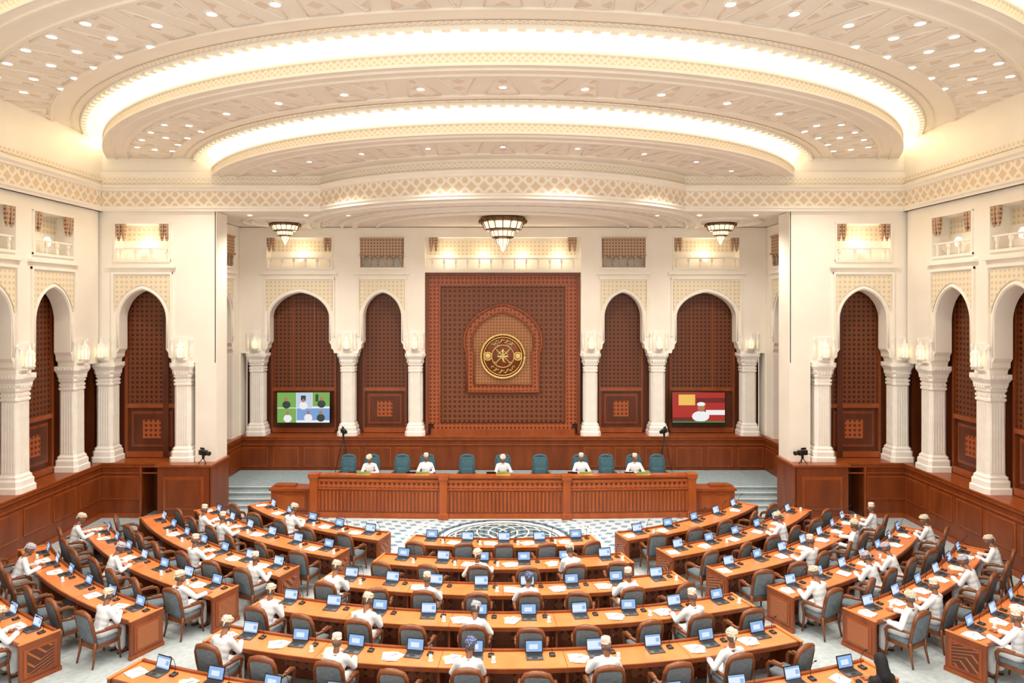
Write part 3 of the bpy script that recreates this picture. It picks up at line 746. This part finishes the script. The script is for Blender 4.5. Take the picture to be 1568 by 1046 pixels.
def person(name,lean=.1,pitch=.2,yaw=0,hl=(-.16,.36,.80),hr=(.16,.36,.80),hat=None,robe=ROBE,veil=False,beard=True,side=0):
    b=MB(); R=Matrix.Translation((side*.0,-.06,.50))@Matrix.Rotation(-lean,4,'X')@Matrix.Rotation(side,4,'Y')
    def p(x,y,z): return R@Vector((x,y,z))
    b.ell((0,-.05,.57),(.19,.16,.14),robe,18,12)
    for z,rx,ry in((.14,.165,.125),(.26,.165,.12),(.38,.185,.125),(.46,.185,.115)):
        b.ell(tuple(p(0,0,z)),(rx,ry,.13),robe,18,10)
    b.cap(p(-.15,0,.52),p(.15,0,.52),.072,.072,robe); b.cap(p(-.06,0,.56),p(.06,0,.56),.06,.06,robe)
    # cloth folds down the back
    for x in(-.09,-.03,.04,.10): b.cap(p(x,-.105,.12),p(x*.7,-.10,.42),.016,.010,robe,8)
    hands=[]
    for sx,hp in((-1,hl),(1,hr)):
        S=p(sx*.175,0,.515); E,W=ik(S,hp,.285,.26,(sx*.8,-.3,-1))
        b.cap(S,E,.068,.056,robe); b.cap(E,W,.057,.050,robe)
        b.cap(W+(E-W)*.12,W,.056,.060,robe)
        hands.append((sx,E,W))
        b.cap((sx*.09,-.04,.56),(sx*.13,.36,.545),.105,.082,robe)
        b.cap((sx*.13,.36,.54),(sx*.125,.35,.16),.085,.095,robe)
    b.cap((-.06,.2,.56),(.06,.2,.56),.09,.09,robe); b.cap((-.08,.35,.45),(.08,.35,.45),.07,.07,robe); b.cap((-.08,.35,.25),(.08,.35,.25),.075,.075,robe)
    body=remesh(b,.018,3,.6)
    o=MB(); o.merge(body)
    for sx,E,W in hands:
        d=(W-E).normalized(); d.z*=.25; d.normalize()
        ang=math.atan2(-d.x,d.y)
        M=Matrix.Translation(W+Vector((0,0,-.012))+d*.045)@Matrix.Rotation(ang,4,'Z')@Matrix.Rotation(math.asin(d.z)*.5,4,'X')
        if sx<0: M=M@Matrix.Diagonal((-1,1,1,1))
        o.merge(HAND,M)
    nb=p(0,.005,.60)
    o.merge(head(hat,beard,veil),Matrix.Translation(nb)@Matrix.Rotation(yaw,4,'Z')@Matrix.Rotation(-pitch,4,'X'))
    o.tube([tuple(nb+Vector((.066*cos(2*pi*i/16),.062*sin(2*pi*i/16),-.005))) for i in range(17)],.014,robe,6,False)
    for sx in(-1,1):
        o.rbox((sx*.125,.40,.012),(.095,.25,.024),.01,LEATHER,None,1); o.ell((sx*.125,.42,.045),(.040,.105,.03),SKIN)
        for q in range(5): o.cap((sx*.125-.03+.015*q,.50,.034),(sx*.125-.03+.015*q,.525-.004*abs(q-1),.03),.010,.008,SKIN,6)
        o.cap((sx*.09,.44,.06),(sx*.16,.44,.06),.012,.012,LEATHER,6)
    return o.mesh(name)
PPL=[person('p',.22,.45,0,(-.2,.37,.80),(.12,.40,.80),HAT1),
     person('p',.05,.15,.1,(-.22,.35,.80),(.2,.36,.80),HAT3),
     person('p',.34,.55,-.15,(-.1,.42,.80),(.24,.38,.80),HAT4),
     person('p',.12,.1,.6,(-.18,.36,.80),(.22,.33,.80),HAT3,side=.08),
     person('p',.18,.35,-.35,(-.22,.38,.80),(.10,.38,.80),HAT2),
     person('p',-.12,.05,-.5,(-.30,.14,.76),(.26,.30,.80),HAT1,side=-.06),
     person('p',.28,.3,.3,(-.05,.38,.80),(.08,.36,.84),HAT1)]
PBLK=person('pw',.15,.3,0,(-.15,.36,.80),(.15,.36,.80),ROBEK,ROBEK,True,False)

# ---------------------------------------------------------------- desk rows
seats=[]
def pol(r,ph,z=0): return (r*sin(ph),CY-r*cos(ph),z)
def desk_row(R,p0,p1,nseat):
    mb=MB(); n=max(8,int((p1-p0)*R/.4))
    abox(mb,R-.33,R+.30,p0,p1,.72,.765,TOP,n)
    abox(mb,R-.345,R-.29,p0,p1,.70,.80,BODY,n)
    abox(mb,R+.30,R+.33,p0,p1,.69,.768,BODY,n)
    abox(mb,R-.32,R-.27,p0,p1,.03,.72,BODY,n)
    abox(mb,R-.335,R-.32,p0,p1,.0,.12,WOODM,n); abox(mb,R-.335,R-.32,p0,p1,.60,.66,WOODM,n)
    for k in range(nseat):
        a=p0+(p1-p0)*k/nseat+.012; b=p0+(p1-p0)*(k+1)/nseat-.012
        abox(mb,R-.333,R-.32,a,b,.2,.54,LATE,3)
        abox(mb,R-.28,R-.26,a,b,.2,.54,LATE,3)
    e=.05/R
    for q,s in((p0,-1),(p1,1)):
        a,b=sorted((q-s*e*.2,q+s*e)); abox(mb,R-.37,R+.36,a,b,0,.775,BODY)
        a,b=sorted((q-s*e*.3,q+s*e*1.1)); abox(mb,R-.38,R+.37,a,b,.775,.79,TOP)
        a,b=sorted((q+s*e,q+s*e*1.25))
        abox(mb,R-.30,R+.29,a,b,.12,.66,WOODM); a,b=sorted((q+s*e,q+s*e*1.5)); abox(mb,R-.24,R+.23,a,b,.17,.61,LATE)
        a,b=sorted((q-s*e*.3,q+s*e*1.4)); abox(mb,R-.39,R+.38,a,b,.0,.08,WOODM)
    for k in range(2,nseat,2):
        q=p0+(p1-p0)*k/nseat; abox(mb,R-.27,R+.25,q-.0015,q+.0015,0,.72,BODY)
        abox(mb,R-.32,R+.30,q-.006/R,q+.006/R,.765,.7665,BODY)
    mb.obj('curved_desk',(0,CY,0))
    for k in range(nseat):
        ph=p0+(p1-p0)*(k+.5)/nseat
        seats.append([R,ph,False])
cent=[(10.3,5,.98),(11.8,6,1.03),(13.3,8,1.04),(14.8,10,1.05),(16.35,10,1.12),(17.95,12,1.12)]
for R,n,sp in cent:
    a=(n*sp/2+.08)/R; desk_row(R,-a,a,n)
D=math.radians
side=[(10.3,18.9,50,5),(11.8,21,52.5,6),(13.3,23,53.5,7),(14.8,25,52.5,7),(16.35,27,49.5,6),(17.95,30,44,4)]
for R,a,b,n in side:
    desk_row(R,D(a),D(b),n); desk_row(R,-D(b),-D(a),n)
heads=[(287,970),(470,985),(675,1015),(908,1005),(1123,990),(420,912),(578,945),(740,935),(1078,930),(520,885),(665,890),(822,895),(975,890),(742,858),(887,858),
 (18,800),(50,830),(300,785),(405,782),(340,820),(205,825),(425,838),(375,870),(195,895),(105,935),(12,915),(325,795),
 (1218,795),(1190,820),(1270,838),(1350,775),(1315,800),(1497,800),(1480,815),(1425,850),(1410,875),(1305,890),(1470,930),(1550,880),(1545,905),(1385,890)]
occ=[]
for i,(px,py) in enumerate(heads):
    s=(py-468)/5.92; x=(px-770)/s; y=1045/s
    best=None
    for st in seats:
        if st[2]: continue
        q=pol(st[0]+.62,st[1]); d=(q[0]-x)**2+(q[1]-y)**2
        if best is None or d<best[0]: best=(d,st)
    best[1][2]=True; st=best[1]; who=[0,1,2,3,5,6,0,2,1][i%9]
    if (px,py) in((675,1015),(822,895)): who=4
    occ.append((st,who))
bs=min(seats,key=lambda s:(pol(s[0]+.62,s[1])[0]-8.4)**2+(pol(s[0]+.62,s[1])[1]-12.2)**2+(9 if s[2] else 0))
for st,who in occ:
    q=pol(st[0]+.60,st[1]); place(PPL[who],'seated_council_member',q,st[1]+random.uniform(-.08,.08),random.uniform(.96,1.03))
if not bs[2]:
    bs[2]=True; place(PBLK,'seated_woman_in_black',pol(bs[0]+.60,bs[1]),bs[1])
for st in seats:
    R,ph,o=st
    jr=0 if o else random.uniform(-.3,.3); off=.62 if o else random.uniform(.64,.74)
    place(CH,'armchair',pol(R+off,ph),ph+jr)
    sh=random.uniform(-.02,.02)/R
    place(LAP[random.random()<.45],'laptop',pol(R-.08,ph+sh+.03/R,.765),ph+random.uniform(-.08,.08))
    place(MIC,'desk_microphone',pol(R-.14,ph+.35/R,.765),ph)
    if o or random.random()<.6:
        place(random.choice(PAP),'paper_stack',pol(R+.03,ph-.34/R,.766),ph+random.uniform(-.3,.3))
    if random.random()<.4: place(CUP,'water_glass',pol(R+.08,ph+.40/R,.766),0)
xs=[-5.6,-4.75,-3.65,-2.75,-1.3,0,1.35,2.8,3.75,4.75,5.6]
for i,x in enumerate(xs):
    y=24.45
    place(CHP,'high_back_armchair',(x,y,.5),pi)
    if i in(1,3,5,7,9):
        place(PPL[[0,1,0,1,3][(i-1)//2]],'seated_council_member',(x,y-.02,.5),pi)
        place(PAP[i%3],'paper_stack',(x,23.7,1.251),.1)
        mb=MB(); mb.box(-.22,.22,-.02,.02,0,.10,GREEN); mb.box(-.24,.24,-.03,.03,-.01,.0,GOLD); mb.obj('nameplate',(x+.02,23.15,1.47))
    place(MIC,'desk_microphone',(x+.3,23.55,1.25),pi)
    if i%2: place(LAP[1],'laptop',(x-.4,23.65,1.25),pi)

# ---------------------------------------------------------------- wall screens
def tv(x,kind):
    mb=MB(); W,H=1.08,.62
    mb.rbox((0,0,0),(2*W+.08,.08,2*H+.08),.02,BLACK,None,1)
    def e(name,c,s=.8): 
        return emat('tv_'+name,L(*c),s,(.01,.01,.01,1))
    def q(x0,x1,z0,z1,mat,y): mb.box(x0,x1,-.04-y,-.04,z0,z1,mat)
    if kind==0:
        g=e('green',(120,170,80)); w=e('white',(236,236,242)); dk=e('dark',(40,60,50)); lb=e('paleblue',(190,205,225)); sk=e('tan',(170,120,90)); bl=e('blue',(120,160,210))
        q(-W,W,-H,H,w,.004)
        q(-W,-.3,0,H,g,.008); q(-W,-.3,-H,-.03,g,.008); q(-.28,.36,0,H,lb,.008); q(.38,W,.05,H,g,.008); q(-.28,W,-H+.1,-.03,bl,.008)
        q(-.1,.1,.3,.5,dk,.012); q(.5,.62,.25,.55,dk,.012)
        for cx,cz,m in((-.7,.12,dk),(-.65,-.45,w),(0,.08,w),(.75,.15,dk),(.2,-.42,w),(.72,-.42,dk)):
            mb.ell((cx,-.048,cz+.22),(.075,.006,.09),sk,12,8); mb.ell((cx,-.048,cz),(.17,.006,.16),m,12,8)
    else:
        r=e('red',(176,36,30)); w=e('white2',(240,240,240)); y=e('yellow',(240,190,90)); dr=e('darkred',(110,20,20)); sk=e('tan2',(180,120,90)); gr=e('green2',(60,130,70))
        q(-W,W,-H,H,r,.004); q(-W+.25,-.15,.1,H-.08,y,.008); q(-.1,W,.2,.4,dr,.008); q(-W,-.2,-H,-.4,dr,.008); q(-W,W,-H,-H+.06,gr,.01); q(.3,W,-.3,-.1,w,.008)
        mb.ell((.1,-.05,.0),(.15,.008,.17),sk,14,9); mb.ell((.1,-.052,.14),(.17,.008,.09),w,14,8); mb.ell((.08,-.048,-.36),(.36,.006,.22),w,14,8)
    mb.box(-.3,.3,.03,.35,-.3,.3,BLACK)
    mb.obj('wall_television',(x,YS+.38,2.98))
tv(-8.25,0); tv(8.1,1)
def cammesh(h):
    mb=MB()
    for a in(.5,2.6,4.7): mb.tube([(0,0,h+.02),(.13*cos(a)*(1+h),.13*sin(a)*(1+h),0)],.014,BLACK,6)
    mb.lathe([(.03,h-.03),(.045,h+.02),(.045,h+.08),(.03,h+.1)],BLACK,n=10); z=h+.19
    mb.rbox((0,.0,z),(.15,.34,.17),.02,BLACK); mb.lathe([(.06,0),(.065,.1),(.075,.16),(.05,.16)],BLACK,M=Matrix.Translation((0,-.17,z))@Matrix.Rotation(pi/2,4,'X'),n=12)
    mb.rbox((0,.05,z+.13),(.05,.2,.06),.01,BLACK); mb.tube([(.05,.15,z-.02),(.12,.35,z-.12)],.01,BLACK,6)
    return mb.mesh('broadcast_camera')
ct,cs=cammesh(1.5),cammesh(.18)
for x,y,z,a,m in((-6.38,27.3,.5,.5,ct),(6.45,27.3,.5,-.6,ct),(10.05,22.9,1.9,-1.2,cs),(-10.05,22.9,1.9,1.0,cs)): place(m,'broadcast_camera',(x,y,z),a)

# ---------------------------------------------------------------- world, camera
w=bpy.data.worlds.new('World'); bpy.context.scene.world=w; w.use_nodes=True
w.node_tree.nodes['Background'].inputs[0].default_value=(1,.93,.82,1); w.node_tree.nodes['Background'].inputs[1].default_value=1.35
sc=bpy.context.scene
sc.view_settings.view_transform='Standard'
sc.view_settings.exposure=.28
cam=bpy.data.cameras.new('camera'); co=bpy.data.objects.new('camera',cam); sc.collection.objects.link(co)
co.location=(0,0,7.2); co.rotation_euler=(pi/2,0,0); cam.lens=24; cam.sensor_width=36; cam.sensor_fit='HORIZONTAL'
cam.shift_x=14/1568; cam.shift_y=-55/1568; cam.clip_end=200
sc.camera=co
